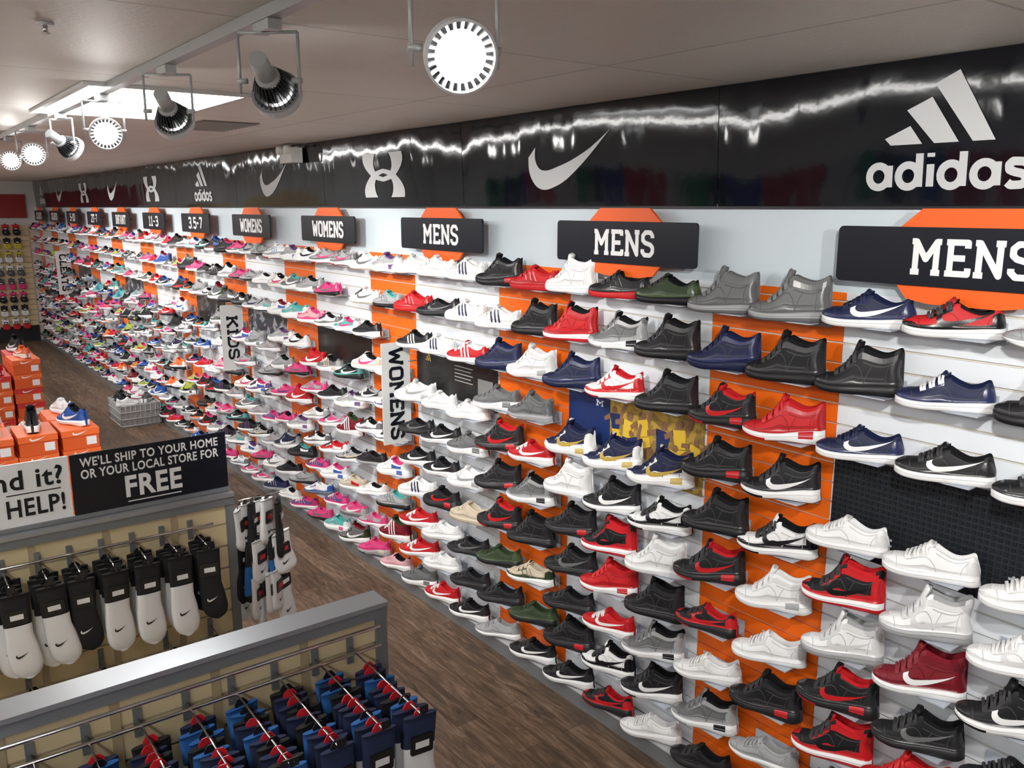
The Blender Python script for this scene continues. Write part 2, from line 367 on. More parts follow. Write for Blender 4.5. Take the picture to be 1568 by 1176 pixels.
# ------------------------------------------------------------ SHOES
def curve(pts,s):
    n=len(pts)
    if s<=pts[0][0]: return pts[0][1]
    for i in range(n-1):
        if s<=pts[i+1][0]:
            x0,y0=pts[i];x1,y1=pts[i+1]; h=x1-x0
            m0=((y1-y0)/h if i==0 else (y1-pts[i-1][1])/(x1-pts[i-1][0]))
            m1=((y1-y0)/h if i==n-2 else (pts[i+2][1]-y0)/(pts[i+2][0]-x0))
            t=(s-x0)/h
            return (2*t**3-3*t*t+1)*y0+(t**3-2*t*t+t)*h*m0+(-2*t**3+3*t*t)*y1+(t**3-t*t)*h*m1
    return pts[-1][1]
def sst(a,b,x):
    t=max(0,min(1,(x-a)/(b-a))); return t*t*(3-2*t)
WD=[(0,.040),(.1,.043),(.27,.050),(.38,.049),(.58,.041),(.78,.038),(1,.037)]
WN=[(0,.035),(.1,.040),(.27,.047),(.38,.045),(.58,.037),(.78,.037),(1,.036)]
FLAT=[(0,.012),(.12,.003),(.25,0),(.9,0),(1,.002)]
ROCK=[(0,.024),(.12,.009),(.25,.001),(.45,.003),(.6,.003),(.88,0),(1,.010)]
KIND={
 'low':dict(L=.298,W=WD,zb=FLAT,zt=[(0,.036),(.2,.028),(.6,.030),(.85,.036),(1,.037)],tg=.016,cup=1,
   ht=[(0,.056),(.1,.062),(.25,.068),(.36,.086),(.46,.107),(.53,.111),(.62,.096),(.74,.082),(.86,.089),(.94,.101),(.975,.099),(1,.088)]),
 'run':dict(L=.300,W=WN,zb=ROCK,zt=[(0,.036),(.2,.029),(.5,.032),(.8,.046),(1,.050)],tg=.018,cup=0,
   ht=[(0,.050),(.1,.056),(.25,.063),(.36,.079),(.46,.099),(.53,.103),(.62,.088),(.74,.079),(.86,.092),(.94,.110),(.975,.109),(1,.098)]),
 'slim':dict(L=.296,W=WN,zb=ROCK,zt=[(0,.030),(.2,.024),(.5,.026),(.8,.034),(1,.040)],tg=.010,cup=0,
   ht=[(0,.044),(.1,.050),(.25,.057),(.36,.072),(.46,.090),(.53,.093),(.62,.080),(.74,.072),(.86,.086),(.94,.105),(.975,.104),(1,.092)]),
 'chunk':dict(L=.304,W=WD,zb=ROCK,zt=[(0,.042),(.2,.036),(.45,.038),(.7,.054),(.9,.058),(1,.060)],tg=.024,cup=0,air=1,
   ht=[(0,.062),(.1,.068),(.25,.075),(.36,.094),(.46,.113),(.53,.117),(.62,.104),(.74,.095),(.86,.107),(.94,.121),(.975,.118),(1,.106)]),
 'mid':dict(L=.300,W=WD,zb=ROCK,zt=[(0,.038),(.2,.030),(.5,.034),(.8,.042),(1,.046)],tg=.024,cup=0,
   ht=[(0,.056),(.1,.062),(.25,.070),(.36,.094),(.46,.126),(.53,.137),(.62,.124),(.74,.109),(.86,.116),(.94,.131),(.975,.129),(1,.116)]),
 'bball':dict(L=.302,W=WD,zb=ROCK,zt=[(0,.044),(.2,.034),(.45,.034),(.65,.044),(.85,.054),(1,.056)],tg=.030,cup=0,air=1,
   ht=[(0,.060),(.1,.065),(.25,.074),(.36,.102),(.46,.139),(.53,.154),(.62,.144),(.74,.130),(.86,.137),(.94,.153),(.975,.152),(1,.138)]),
 'high':dict(L=.298,W=WD,zb=FLAT,zt=[(0,.038),(.2,.030),(.5,.033),(.8,.040),(1,.042)],tg=.030,cup=1,
   ht=[(0,.057),(.1,.064),(.25,.073),(.36,.100),(.44,.136),(.50,.162),(.55,.168),(.65,.156),(.78,.147),(.88,.157),(.95,.168),(.98,.164),(1,.150)]),
}
ST=[.001,.005,.012,.024,.04,.06,.085,.11,.14,.17]+[.205+.035*i for i in range(20)]+[.895,.92,.94,.958,.972,.984,.993,.998]
def tone(c,f): return tuple(min(.85,x*f+(.012 if f>1 else 0)) for x in c)
def shoe_mesh(kind,up,ov,sole,outs,logo,lt,lace,lin):
    K=KIND[kind]; L=K['L']
    lum=max(up)
    if up==ov: ov=tone(up,1.7) if lum<.06 else tone(up,.84)
    if max(lace)<.05: lace=(.035,.035,.038)
    if up==lace and lum>.1: lace=tone(up,1.15)
    if sole==up and lum<.05: sole=(.016,.016,.018)
    seam=tone(up,.55) if lum>.06 else (.06,.061,.066)
    def c3(c,r,nm,sp=.5): return mat('shoe_%s_%03d%03d%03d'%(nm,int(c[0]*999),int(c[1]*999),int(c[2]*999)),c,r,spec=sp)
    mu=c3(up,.60,'upper',.35); mo=c3(ov,.27,'overlay',.5); ms=c3(sole,.45,'sole',.4); mout=c3(outs,.5,'sole',.4); ml=c3(logo,.3,'logo'); mla=c3(lace,.7,'lace'); mli=c3(lin,.85,'lining',.2); mse=c3(seam,.6,'seam',.3)
    mgr=c3(tone(sole,.6) if max(sole)>.05 else (.05,.05,.055),.6,'solegroove',.3)
    def base(s):
        w=curve(K['W'],s)
        et=math.sqrt(max(0,1-(1-min(1,s/.13))**2)); eh=math.sqrt(max(0,1-max(0,(s-.88)/.12)**2))
        w*=et*eh; zb=curve(K['zb'],s); zt=curve(K['zt'],s); ht=curve(K['ht'],s); ht=zt+(ht-zt)*(.2+.8*et)
        return w,zb,zt,ht
    def X(s,z):
        x=L*(.5-s)
        if s>.8:
            x+= .012*sst(.045,.095,z)*(s-.8)/.2 - .005*sst(.03,.0,z)-.008*sst(.10,.16,z)*(s-.8)/.2
        return x
    def cl(s): return .006*math.sin((.5-s)*3)
    O0,O1=.455,.54
    def outer(s,u,sd,off=0):
        w,zb,zt,ht=base(s); o=sst(O0,O1,s)
        a=u*.72*math.pi/2
        yc=.97*w*math.cos(a)**.75; zc=zt+(ht-zt)*math.sin(a)**.85 if a>0 else zt
        taper=.30 if kind in('low','run','slim','chunk') else .34
        yo=.97*w*(1-taper*u**1.5+.06*math.sin(u*math.pi)); zo=zt+(ht-zt)*u
        yv=yc*(1-o)+yo*o; z=zc*(1-o)+zo*o
        return (X(s,z),sd*(yv+off)+cl(s),z+off*.5*u)
    def inner(s,v,sd):
        w,zb,zt,ht=base(s); o=sst(O0+.01,O1,s)
        a=(.72+.28*v)*math.pi/2
        yc=.97*w*max(0,math.cos(a))**.75; zc=zt+(ht-zt)*math.sin(a)**.85
        fl=zt+.012
        f,zo={.25:(.60,ht+.0025),.5:(.51,ht-.010),.75:(.47,fl),1.0:(0,fl)}[v]; yo=w*f
        y=yc*(1-o)+yo*o; z=zc*(1-o)+zo*o
        s2=s if v<.5 else min(s,.95)
        if v==.25: s2=min(s,.982)
        return (X(s2,z),sd*y+cl(s),z)
    b=MB(); rings=[]
    nU=9
    def is_ov(s,u):
        return (s>.84+.05*u and u<.8) or (u<.24+max(0,.5*(1-s/.17))) or (.26<s<.5 and u>.66)
    for s in ST:
        w,zb,zt,ht=base(s)
        half=[(X(s,zb),.86*w,zb),(X(s,zb),1.02*w+.001,zb+.004),(X(s,(zb+zt)/2),1.06*w+.0015,zb+(zt-zb)*.42),(X(s,zt),1.04*w+.0030,zt-.001)]
        def half_pts(sd):
            r=[(x,sd*yv+cl(s),z) for x,yv,z in half]
            r+=[outer(s,q/(nU-1),sd,.0012 if is_ov(s,q/(nU-1)) and .02<s<.98 else 0) for q in range(nU)]
            r+=[inner(s,v,sd) for v in(.25,.5,.75)]
            return r
        rings.append([(X(s,zb),cl(s),zb)]+half_pts(1)+[inner(s,1.0,1)]+half_pts(-1)[::-1])
    n=len(rings[0]); nh=4+nU+3
    for r in rings: b.v+=r
    for i in range(len(ST)-1):
        sm=(ST[i]+ST[i+1])/2
        for j in range(n):
            j2=(j+1)%n
            jj=j if j<=nh else n-1-j
            if jj<2: m=mout
            elif jj<3: m=mout if (K.get('cup') or sm<.3) else ms
            elif jj<5:
                m=ms
                if K.get('air') and .70<sm<.88 and jj==3: m=ml
            elif jj<5+nU-1:
                u=(jj-5+.5)/(nU-1); m=mu
                if is_ov(sm,u): m=mo
                elif .56<sm<.9 and u>.88: m=mli
            else:
                m=mli if sm>.47 else (mo if (sm<.10) else mu)
            b.f.append((i*n+j,(i+1)*n+j,(i+1)*n+j2,i*n+j2)); b.mi.append(b.mid(m)); b.sm.append(jj not in(4,))
    b.f.append(tuple(range(n))); b.mi.append(b.mid(ms)); b.sm.append(False)
    e=(len(ST)-1)*n; b.f.append(tuple(e+n-1-i for i in range(n))); b.mi.append(b.mid(mo)); b.sm.append(False)
    # tongue
    T=K['tg']; hT=base(.50)[3]
    tg=[(.40,base(.40)[3]+.001,.016,.004),(.45,base(.45)[3]+.004,.020,.007),(.482,hT+.004,.025,.010),(.498,hT+T*.55,.029,.011),(.508,hT+T*.9,.028,.010),(.514,hT+T,.022,.005)]
    pr=None
    for s,z,wd,th in tg:
        x=L*(.5-s); c=cl(s)
        ring=[(x+th,c-wd*.6,z-.002),(x+th,c,z+.002),(x+th,c+wd*.6,z-.002),(x,c+wd,z-.008),(x-th,c+wd*.6,z-.006),(x-th,c,z-.004),(x-th,c-wd*.6,z-.006),(x,c-wd,z-.008)]
        i0=len(b.v); b.v+=ring
        if pr is not None:
            for q in range(8):
                b.f.append((pr+q,pr+(q+1)%8,i0+(q+1)%8,i0+q)); b.mi.append(b.mid(mu if q<3 or q>6 else mli)); b.sm.append(True)
        pr=i0
    b.f.append(tuple(pr+q for q in range(8))); b.mi.append(b.mid(mo)); b.sm.append(False)
    # laces
    nl={'low':6,'run':6,'slim':5,'chunk':6,'mid':7,'bball':7,'high':8}[kind]
    def top(s,deg,up_=0):
        w,zb,zt,ht=base(s); a=math.radians(deg)
        yv=(.97*w+up_)*abs(math.cos(a))**.75*(1 if math.cos(a)>0 else -1); z=zt+(ht-zt+up_)*math.sin(a)**.85
        return (L*(.5-s)+up_*.6,yv+cl(s),z+up_*.3)
    for q in range(nl):
        s=.265+q*(.215/(nl-1))
        pts=[top(s+.008*(k/4-1)*(1 if q%2 else -1),44+92*k/8,.0058 if 0<k<8 else .001) for k in range(9)]
        for k in range(8):
            p=pts[k];r=pts[k+1]; hw=.0038
            b.poly([(p[0]+hw,p[1],p[2]),(r[0]+hw,r[1],r[2]),(r[0]-hw,r[1],r[2]+.003),(p[0]-hw,p[1],p[2]+.003)],mla,True)
            b.poly([(p[0]+hw,p[1],p[2]-.005),(r[0]+hw,r[1],r[2]-.005),(r[0]+hw,r[1],r[2]),(p[0]+hw,p[1],p[2])],mla)
            b.poly([(p[0]-hw,p[1],p[2]+.003),(r[0]-hw,r[1],r[2]+.003),(r[0]-hw,r[1],r[2]-.005),(p[0]-hw,p[1],p[2]-.005)],mla)
    if kind in('low','high','mid','bball'):
        for s in(.115,.145,.175,.205,.235):
            for dg_ in(66,78,90,102,114):
                p2=top(s,dg_+2,.0008); p3=top(s+.006,dg_,.0008); p4=top(s-.006,dg_,.0008); p5=top(s,dg_-2,.0008)
                b.poly([p2,p3,p5,p4],mse)
    hs={'low':.058,'run':.050,'slim':.048,'chunk':.055,'mid':.068,'bball':.070,'high':.072}[kind]
    def uz(s,z):
        w,zb,zt,ht=base(s); o=sst(O0,O1,s)
        f=max(0,min(.98,(z-zt)/(ht-zt)))
        uc=math.asin(f**(1/.85))/(.72*math.pi/2) if f>0 else 0
        return min(1,max(0.03,uc*(1-o)+f*o))
    SEAMS=[[(.18,0.05),(.175,.4),(.165,.75),(.16,1)],[(.255,1),(.262,.72),(.33,.66),(.42,.60),(.50,.52),(.555,.35),(.58,.05)],[(.82,.05),(.83,.4),(.87,.7),(.93,.85)],
           [(.09,.30),(.2,.23),(.4,.2),(.6,.2),(.8,.22)],[(.56,.86),(.66,.84),(.78,.84),(.9,.86)]]
    if kind in('high','bball','mid'): SEAMS+=[[(.56,.62),(.68,.60),(.8,.62),(.9,.66)],[(.58,.05),(.62,.35),(.66,.60)]]
    for sd in(1,-1):
        for sl in SEAMS:
            n2=12; P=[cr(sl,k/n2) for k in range(n2+1)]
            for k in range(n2):
                (s0,u0),(s1,u1)=P[k],P[k+1]
                ds,du=(s1-s0)*L,(u1-u0)*.06; l=math.hypot(ds,du) or 1; ns,nu=-du/l*.0010/L,ds/l*.0010/.06
                b.poly([outer(s0-ns,u0-nu,sd,.0018),outer(s1-ns,u1-nu,sd,.0018),outer(s1+ns,min(1,u1+nu),sd,.0018),outer(s0+ns,min(1,u0+nu),sd,.0018)],mse,True)
        if kind=='high' or (kind=='bball' and lt=='-'):
            for k in range(10):
                s0=.50+.044*k; s1=s0+.044
                b.poly([outer(s0,.70,sd,.0034),outer(s1,.70,sd,.0034),outer(s1,.87,sd,.0034),outer(s0,.87,sd,.0034)],mo,True)
                b.poly([outer(s0,.87,sd,.0034),outer(s1,.87,sd,.0034),outer(s1,.87,sd,0),outer(s0,.87,sd,0)],mo)
                b.poly([outer(s0,.70,sd,.0034),outer(s1,.70,sd,.0034),outer(s1,.70,sd,0),outer(s0,.70,sd,0)],mse)
        for q in range(nl):
            s=.275+q*(.215/(nl-1)); u=.93
            b.poly([outer(s-.005,u,sd,.0022),outer(s,u-.03,sd,.0022),outer(s+.005,u,sd,.0022),outer(s,u+.03,sd,.0022)],mse)
        q=.03
        while q<.965:
            q2=min(.97,q+.035); pp=[]
            for s_,dz in((q,-.0009),(q2,-.0009),(q2,.0009),(q,.0009)):
                w,zb,zt,ht=base(s_); zz=zb+(zt-zb)*.62+dz
                pp.append((X(s_,zz),sd*(1.055*w+.0034)+cl(s_),zz))
            b.poly(pp,mgr,True); q=q2
        if lt=='n':
            o_,i_=swoosh_strip(22)
            zt5=base(.45)[2]
            def mp(p):
                return .34+.56*p[0], zt5+.008+hs*(p[1])*.80+.004*p[0]
            for k in range(22):
                for q in range(3):
                    cs=[]
                    for (kk,qq) in((k,q),(k+1,q),(k+1,q+1),(k,q+1)):
                        t=qq/3; p=(o_[kk][0]*(1-t)+i_[kk][0]*t,o_[kk][1]*(1-t)+i_[kk][1]*t)
                        s,z=mp(p); cs.append(outer(s,uz(s,z),sd,.0028))
                    b.poly(cs,ml,True)
        elif lt=='a':
            for t3 in range(3):
                for q in range(7):
                    u0=.04+q*.125;u1=u0+.125
                    s0=.38+.075*t3; f=lambda s,u:(s+.06*(1-u),u)
                    b.poly([outer(*f(s0,u0),sd,.0028),outer(*f(s0+.032,u0),sd,.0028),outer(*f(s0+.032,u1),sd,.0028),outer(*f(s0,u1),sd,.0028)],ml,True)
        elif lt=='x':
            for t3 in range(3):
                for q in range(6):
                    u0=.24+q*.09;u1=u0+.09
                    s0=.36+.07*t3; f=lambda s,u,t3=t3:(s+(.08+.03*t3)*(1-u),u)
                    b.poly([outer(*f(s0,u0),sd,.002),outer(*f(s0+.012,u0),sd,.002),outer(*f(s0+.008,u1),sd,.002),outer(*f(s0,u1),sd,.002)],ml,True)
        elif lt=='q':
            for q in range(8):
                s0=.54+q*.035; s1=s0+.035
                for u0 in(.25,.38,.51):
                    b.poly([outer(s0,u0,sd,.0016),outer(s1,u0,sd,.0016),outer(s1,u0+.13,sd,.0016),outer(s0,u0+.13,sd,.0016)],ml,True)
    return b.mesh('sneaker')
C=dict(k=(.007,.007,.009),K=(.022,.023,.026),w=(.85,.86,.87),W=(.66,.67,.68),g=(.15,.155,.16),G=(.36,.37,.38),r=(.55,.015,.02),R=(.20,.01,.02),n=(.009,.014,.055),b=(.03,.10,.38),
       p=(.70,.06,.22),P=(.75,.42,.46),t=(.10,.42,.40),o=(.85,.18,.05),y=(.42,.50,.08),m=(.030,.05,.02),v=(.13,.06,.20),d=(.55,.38,.08),c=(.60,.52,.40),l=(.35,.45,.58))
_s={}
def shoe(spec):
    if spec in _s: return _s[spec]
    kind,cols,lt=spec.split('/')
    a=[C[x] for x in cols]
    _s[spec]=shoe_mesh(kind,a[0],a[1],a[2],a[3],a[4],lt,a[5],a[6]); return _s[spec]
SH={ # kind / upper overlay midsole outsole logo lace lining / mark
 'navyL':'low/nnwwwnn/n','redblkL':'low/rkwwkkk/n','blkL':'low/kkwwwkk/n','navyC':'low/nnwwnwn/-','blkH':'high/kkkkKkk/-','greyH':'high/ggGgGgg/-','blkolive':'low/mmkkKkk/-','blkredL':'low/kkrrkkk/x',
 'whtH':'high/wwwwWww/-','redL':'low/rrrrwrr/x','redH':'high/rrwrrrk/n','blkM':'mid/kkkkgkk/n','greyL':'slim/GGwwGGG/x','navyH':'bball/nnnnnnn/-','bredH':'bball/kkkrrkr/n','redM':'bball/rrwrrrr/-','blkB':'bball/kkkkrkk/-',
 'whtL':'low/wwwwWww/n','whtLp':'low/wwwwWww/-','whtR':'run/wwwwWww/x','whtbM':'mid/wkwkkkk/n','whtgM':'high/wwGGWWG/n','maroon':'high/RRwwwRR/n','breds':'high/krwrkkr/n','redwL':'run/rrwwwwr/n',
 'blkwM':'bball/kkwkwkk/n','whtred':'mid/wrwrrwr/n','blkwhtR':'run/kkwwwkk/n','greyR':'chunk/ggwwggg/n','greyM':'mid/ggGwGgg/-','navgold':'bball/nwwwdnn/n','blkR':'run/kkkkwkk/-','blkS':'slim/kkkkgkk/n','whtstr':'low/wwwwnww/a','navystr':'low/nnwwwnw/a','blkstr':'run/kkwwwkk/a','redstr':'low/rrwwwww/a',
 'greyw':'run/GGwwwwG/n','camo':'run/cmwckcc/x','greenM':'run/mmkkKmm/-','cream':'low/ccccwcc/-','whtblkR':'mid/wkwkkww/n','royalM':'mid/bbwwwbk/n','bredR':'run/krkrrkr/n','orangeR':'run/oowwwko/n','whtpink':'run/wwwppww/n',
 'whtB':'bball/wwwwGww/-','whtC':'chunk/wwwwGww/n','blkC':'chunk/kkkkrkk/n','greyJ':'bball/gGwGkgk/-'}
rnd=random.Random(21)
def wpick(s): return rnd.choice(s)
def rand_spec(ups,kinds):
    u=wpick(ups); k=rnd.choice(kinds)
    ov=u if rnd.random()<.6 else wpick('wkgG'+ups[-6:])
    so='w' if rnd.random()<(.5 if u=='k' else .72) else wpick('kkGg')
    ou=so if rnd.random()<.6 else wpick('kwcr')
    lg=('w' if u in'kgnbrRvm' else wpick('kkgrnbp')) if rnd.random()<.75 else (wpick(ups[-7:]))
    if lg==u: lg='w' if u!='w' else 'G'
    la=u if rnd.random()<.55 else wpick('wk'); li=u if rnd.random()<.4 else wpick('kkG'+ups[-4:])
    mk=rnd.choice('nnnnaxqq--')
    return '%s/%s%s%s%s%s%s%s/%s'%(k,u,ov,so,ou,lg,la,li,mk)
men=[rand_spec('kkkkkkkwwwwwggGGGGnnrrRmbc',['low','run','slim','chunk','mid','mid','bball','bball','high']) for _ in range(52)]
wom=[rand_spec('kkkkkkwwwwwwwwGGGGGgggPlcvtpp',['run','run','slim','slim','chunk','low']) for _ in range(52)]
kid=[rand_spec('kkkkkkkkkkwwwwwGGGggnnbbrroyptpb',['low','run','run','slim','chunk','mid','bball']) for _ in range(64)]
rowO=[-0.41-0.225*r for r in range(9)]+[-2.425]
rowW=[-0.40,-0.63,-0.86,-1.195,-1.405,-1.61,-1.815,-2.02,-2.225,-2.43]
near={ # Y -> rows
 0.97:['greyL','blkH','blkL','whtLp','whtL','blkwM','blkL','blkM','whtR','whtR'],
 1.27:['redblkL','navyC','blkL','whtLp','whtgM','maroon','blkM','redM','blkwhtR','blkR'],
 1.57:['navyL','blkH','navyL','whtLp','breds','whtgM','bredH','breds','greyM','blkM'],
 1.87:['greyH','blkH','redM','blkwM','whtbM','whtB','whtLp','blkB','greyL','blkR'],
 2.17:['greyH','navyH','bredH','blkB','blkH','bredH','bredR','whtR','greyJ','blkR'],
 2.47:['blkolive','blkH','blkH','navgold','whtbM','whtH','blkH','greyJ','blkwM','whtR'],
 2.77:['blkredL','greyJ','whtred','navgold','blkwM','breds','redM','redwL','whtbM','bredR'],
 3.07:['whtH','redH','navyH','navgold','whtH','blkB','blkM','blkR','blkB','blkwhtR'],
 3.37:['redL','blkH','whtB','greyM','redwL','greyJ','blkH','camo','greenM','blkwhtR'],
 3.67:['blkB','whtstr','navyH','greyR','bredH','blkB','bredH','greenM','blkR','greyL'],
 3.97:['whtstr','whtstr','redstr','whtR','greyR','whtC','cream','blkS','blkR','blkwhtR'],
 4.27:['whtLp','blkS','whtstr','whtR','blkwhtR','blkwhtR','blkC','whtR','whtR','redwL'],
 4.57:['whtR','redL','blkstr','whtC','blkS','blkwhtR','whtstr','redwL','redwL','greyR'],
}
wallshoes=empty('sneaker_display')
shelves=MB(); ACR=mat('shelf_acrylic_grey',(0.46,0.50,0.57),0.2)
rs=random.Random(11)
for (y0,y1,kd) in panels:
    nn=int(round((y1-y0)/0.3))
    for c in range(nn):
        Y=y0+0.15+0.3*c
        key=round(Y,2)
        if Y<-1.3: continue
        custom = near.get(key)
        zs = rowW if kd=='w' else rowO
        for r in range(10):
            z=H+zs[r]
            if custom and r<len(custom): sp=SH[custom[r]]
            else:
                if rs.random()<.035: continue
                pool=men if Y<4.6 else (wom if Y<8.5 else kid)
                sp=rs.choice(pool)
                if pool is not men and rs.random()<.15: sp=rs.choice(men)
            me=shoe(sp)
            s_=1.0 if Y<4.7 else (0.93 if Y<8.3 else 0.86)
            s_*=rs.uniform(.95,1.03) if custom is None else rs.uniform(.96,1.015)
            ph=math.radians(17+rs.uniform(-9,11))
            dy=rs.uniform(-.014,.014)
            if key==4.57: dy=-.022
            if key==7.57: dy=-.02
            M=Matrix.Translation((D-0.114,Y+dy,z+0.004))@Matrix.Rotation(math.pi/2+ph,4,'Z')@Matrix.Scale(s_*.99,4)
            o=bpy.data.objects.new('sneaker',me); COL.objects.link(o); o.parent=wallshoes; o.matrix_local=M
            if z>0.12:
                shelves.box(D-0.145,D-0.008,Y-0.105,Y+0.105,z,z+0.004,ACR)
                shelves.box(D-0.010,D-0.007,Y-0.105,Y+0.105,z-0.02,z+0.05,ACR)
obj('acrylic_shelves',shelves.mesh('shelves'),wallshoes)

# ------------------------------------------------------------ ceiling lights
TUBE=mat('fluorescent_diffuser',(1.0,0.985,0.955),0.5,emis=25)
TROF=mat('troffer_lens',(1.0,1.0,1.0),0.5,emis=13)
FW=mat('fixture_white',(.7,.7,.7),.5)
def batten(name,x,y,l,w=0.14):
    p=empty(name,Matrix.Translation((x,y,CEIL-.065)))
    b=MB(); b.box(-w/2-.01,w/2+.01,-l/2,l/2,0.04,0.064,FW); obj('housing',b.mesh('h'),p)
    b=MB(); b.box(-w/2,w/2,-l/2+.01,l/2-.01,0.005,0.04,TUBE); obj('diffuser',b.mesh('d'),p)
def troffer(x,y,w=.6,l=1.2):
    p=empty('ceiling_troffer',Matrix.Translation((x,y,CEIL)))
    b=MB(); b.box(-w/2,w/2,-l/2,l/2,-0.008,-0.001,TROF); obj('lens',b.mesh('l'),p)
    b=MB(); a=w/2;c=l/2
    b.box(-a-.025,-a,-c-.025,c+.025,-0.014,-0.001,FW); b.box(a,a+.025,-c-.025,c+.025,-0.014,-0.001,FW); b.box(-a,a,-c-.025,-c,-0.014,-0.001,FW); b.box(-a,a,c,c+.025,-0.014,-0.001,FW); obj('frame',b.mesh('f'),p)
for yy in [-2.6+1.62*i for i in range(13)]: batten('ceiling_light_fixture',-1.0,yy,1.5,.13)
for yy in(-2,1.2,4.4,7.6,10.8,14,17): troffer(-4.0,yy)
for yy in(4.3,9.6,14.2): troffer(1.08,yy)
p=empty('ceiling_sprinkler',Matrix.Translation((.457,2.6,CEIL)))
b=MB(); b.tube((0,0,-.001),(0,0,-.008),.022,FW,20); b.tube((0,0,-.008),(0,0,-.025),.006,CHROME,10); b.tube((0,0,-.025),(0,0,-.028),.011,CHROME,14); obj('head',b.mesh('s'),p)
p=empty('ceiling_vent',Matrix.Translation((1.75,5.2,CEIL)))
b=MB(); b.box(-.16,.16,-.30,.30,-.006,-.001,mat('vent_dark',(.22,.20,.18),.6))
for i in range(9): b.box(-.15,.15,-.28+.065*i,-.262+.065*i,-.012,-.005,mat('vent_slats',(.45,.43,.40),.5))
obj('grille',b.mesh('v'),p)

# track + lamps
TW=mat('track_grey',(0.42,0.42,0.42),0.4,metal=.3)
track=empty('track_light_rail')
b=MB(); b.box(0.832,0.868,-1.5,13,CEIL-0.03,CEIL-0.001,TW); obj('rail',b.mesh('rail'),track)
LW=mat('lamp_grey_metal',(0.5,0.52,0.52),0.4,metal=.2); LD=mat('lamp_fin_dark',(0.05,0.055,0.06),0.45,metal=.4)
LED=mat('lamp_led_lens',(1.0,0.98,0.95),0.4,emis=25); LRIM=mat('lamp_reflector_ring',(0.75,0.76,0.77),0.3); LRG=mat('lamp_reflector_gap',(0.30,0.30,0.31),0.4)
def track_lamp(y,aim,power=22,zc=H+0.30,S=1.0):
    x=0.85
    p=empty('track_spotlight',Matrix.Translation((x,y,zc)))
    a=Vector(aim).normalized()
    q=a.to_track_quat('-Z','Y').to_matrix().to_4x4()@Matrix.Scale(S,4)
    b=MB()
    b.tube((0,0,0.085),(0,0,0.02),0.022,LW,16)
    b.tube((0,0,0.02),(0,0,0.008),0.030,LW,16)
    for i in range(26):
        t=2*math.pi*i/26; c,s=math.cos(t),math.sin(t); nx,ny=-s*.0012,c*.0012
        P=[(.018*c,.018*s,.012),(.034*c,.034*s,.012),(.050*c,.050*s,-.02),(.056*c,.056*s,-.052),(.046*c,.046*s,-.052),(.018*c,.018*s,-.02)]
        A=[(u+nx,v+ny,w) for u,v,w in P]; Bq=[(u-nx,v-ny,w) for u,v,w in P]
        b.poly(A,LD); b.poly(Bq[::-1],LD)
        for k in range(6):
            k2=(k+1)%6; b.poly([A[k],A[k2],Bq[k2],Bq[k]],LD)
    b.tube((0,0,0.012),(0,0,-0.040),0.018,LD,16,r2=0.038)
    n=28
    for i in range(n):
        t0=2*math.pi*i/n;t1=2*math.pi*(i+1)/n
        for (ra,za,rb,zb_),mm in(((.062,-.044,.062,-.066),LRIM),((.062,-.066,.0575,-.068),LRIM),((.0575,-.068,.0575,-.050),LRIM),((.062,-.044,.030,-.044),LRG)):
            b.poly([(ra*math.cos(t0),ra*math.sin(t0),za),(ra*math.cos(t1),ra*math.sin(t1),za),(rb*math.cos(t1),rb*math.sin(t1),zb_),(rb*math.cos(t0),rb*math.sin(t0),zb_)],mm,True)
    for i in range(24):
        t=2*math.pi*i/24; c,s=math.cos(t),math.sin(t); nx,ny=-s*.0026,c*.0026
        pf=((.043,-.045),(.058,-.045),(.058,-.066),(.043,-.056))
        A=[(r*c+nx,r*s+ny,z) for r,z in pf]
        Bq=[(r*c-nx,r*s-ny,z) for r,z in pf]
        b.poly(A,LRIM); b.poly(Bq[::-1],LRIM)
        for k in range(4): b.poly([A[k],A[(k+1)%4],Bq[(k+1)%4],Bq[k]],LRIM)
    b.tube((0,0,-.044),(0,0,-.056),0.0435,LRIM,28,caps=False)
    b.tube((0,0,-.044),(0,0,-.059),0.0425,LED,28)
    h=obj('lamp_head',b.mesh('head')); h.parent=p; h.matrix_local=q
    yb=MB(); sx=0.074
    side=Vector((a.y,-a.x,0)); side=side.normalized() if side.length>.01 else Vector((1,0,0))
    A=side*sx; T=Vector((0,0,CEIL-0.055-zc))
    for sg in(1,-1):
        yb.tube(A*sg+Vector((0,0,-.03)),A*sg+T,0.004,LW,6)
        yb.tube(A*sg*.75,A*sg*1.08,0.007,LW,8)
    yb.tube(A+T,-A+T,0.004,LW,6); yb.tube(T,T+Vector((0,0,.024)),0.014,LW,10)
    yb.box(-.017,.017,-.05,.05,CEIL-zc-.055,CEIL-zc-.031,LW)
    obj('yoke',yb.mesh('yoke'),p)
    ld=bpy.data.lights.new('spot','SPOT'); ld.energy=power; ld.spot_size=math.radians(80); ld.spot_blend=.7; ld.shadow_soft_size=.035; ld.color=(1,.97,.92)
    lo=bpy.data.objects.new('spot_light',ld); COL.objects.link(lo); lo.parent=p
    lo.matrix_local=Matrix.Translation(a*0.115*S)@a.to_track_quat('-Z','Y').to_matrix().to_4x4()
track_lamp(-0.6,(1.8,1.2,-1.0),105); track_lamp(0.35,(1.9,1.3,-1.1),105)
track_lamp(1.285,(-.42,-1,-.42),8,zc=H+.262,S=.98)
track_lamp(2.10,(1.2,1.35,-.95),105); track_lamp(2.94,(1.0,1.5,-1.15),105)
track_lamp(3.83,(-.15,-1,-.30),8); track_lamp(4.69,(1.6,.9,-1.0),105)
track_lamp(5.57,(-.1,-1,-.25),8); track_lamp(6.45,(-.05,-1,-.2),8)
for i in range(5): track_lamp(7.6+1.2*i,(1.8,.5,-1.1),100)

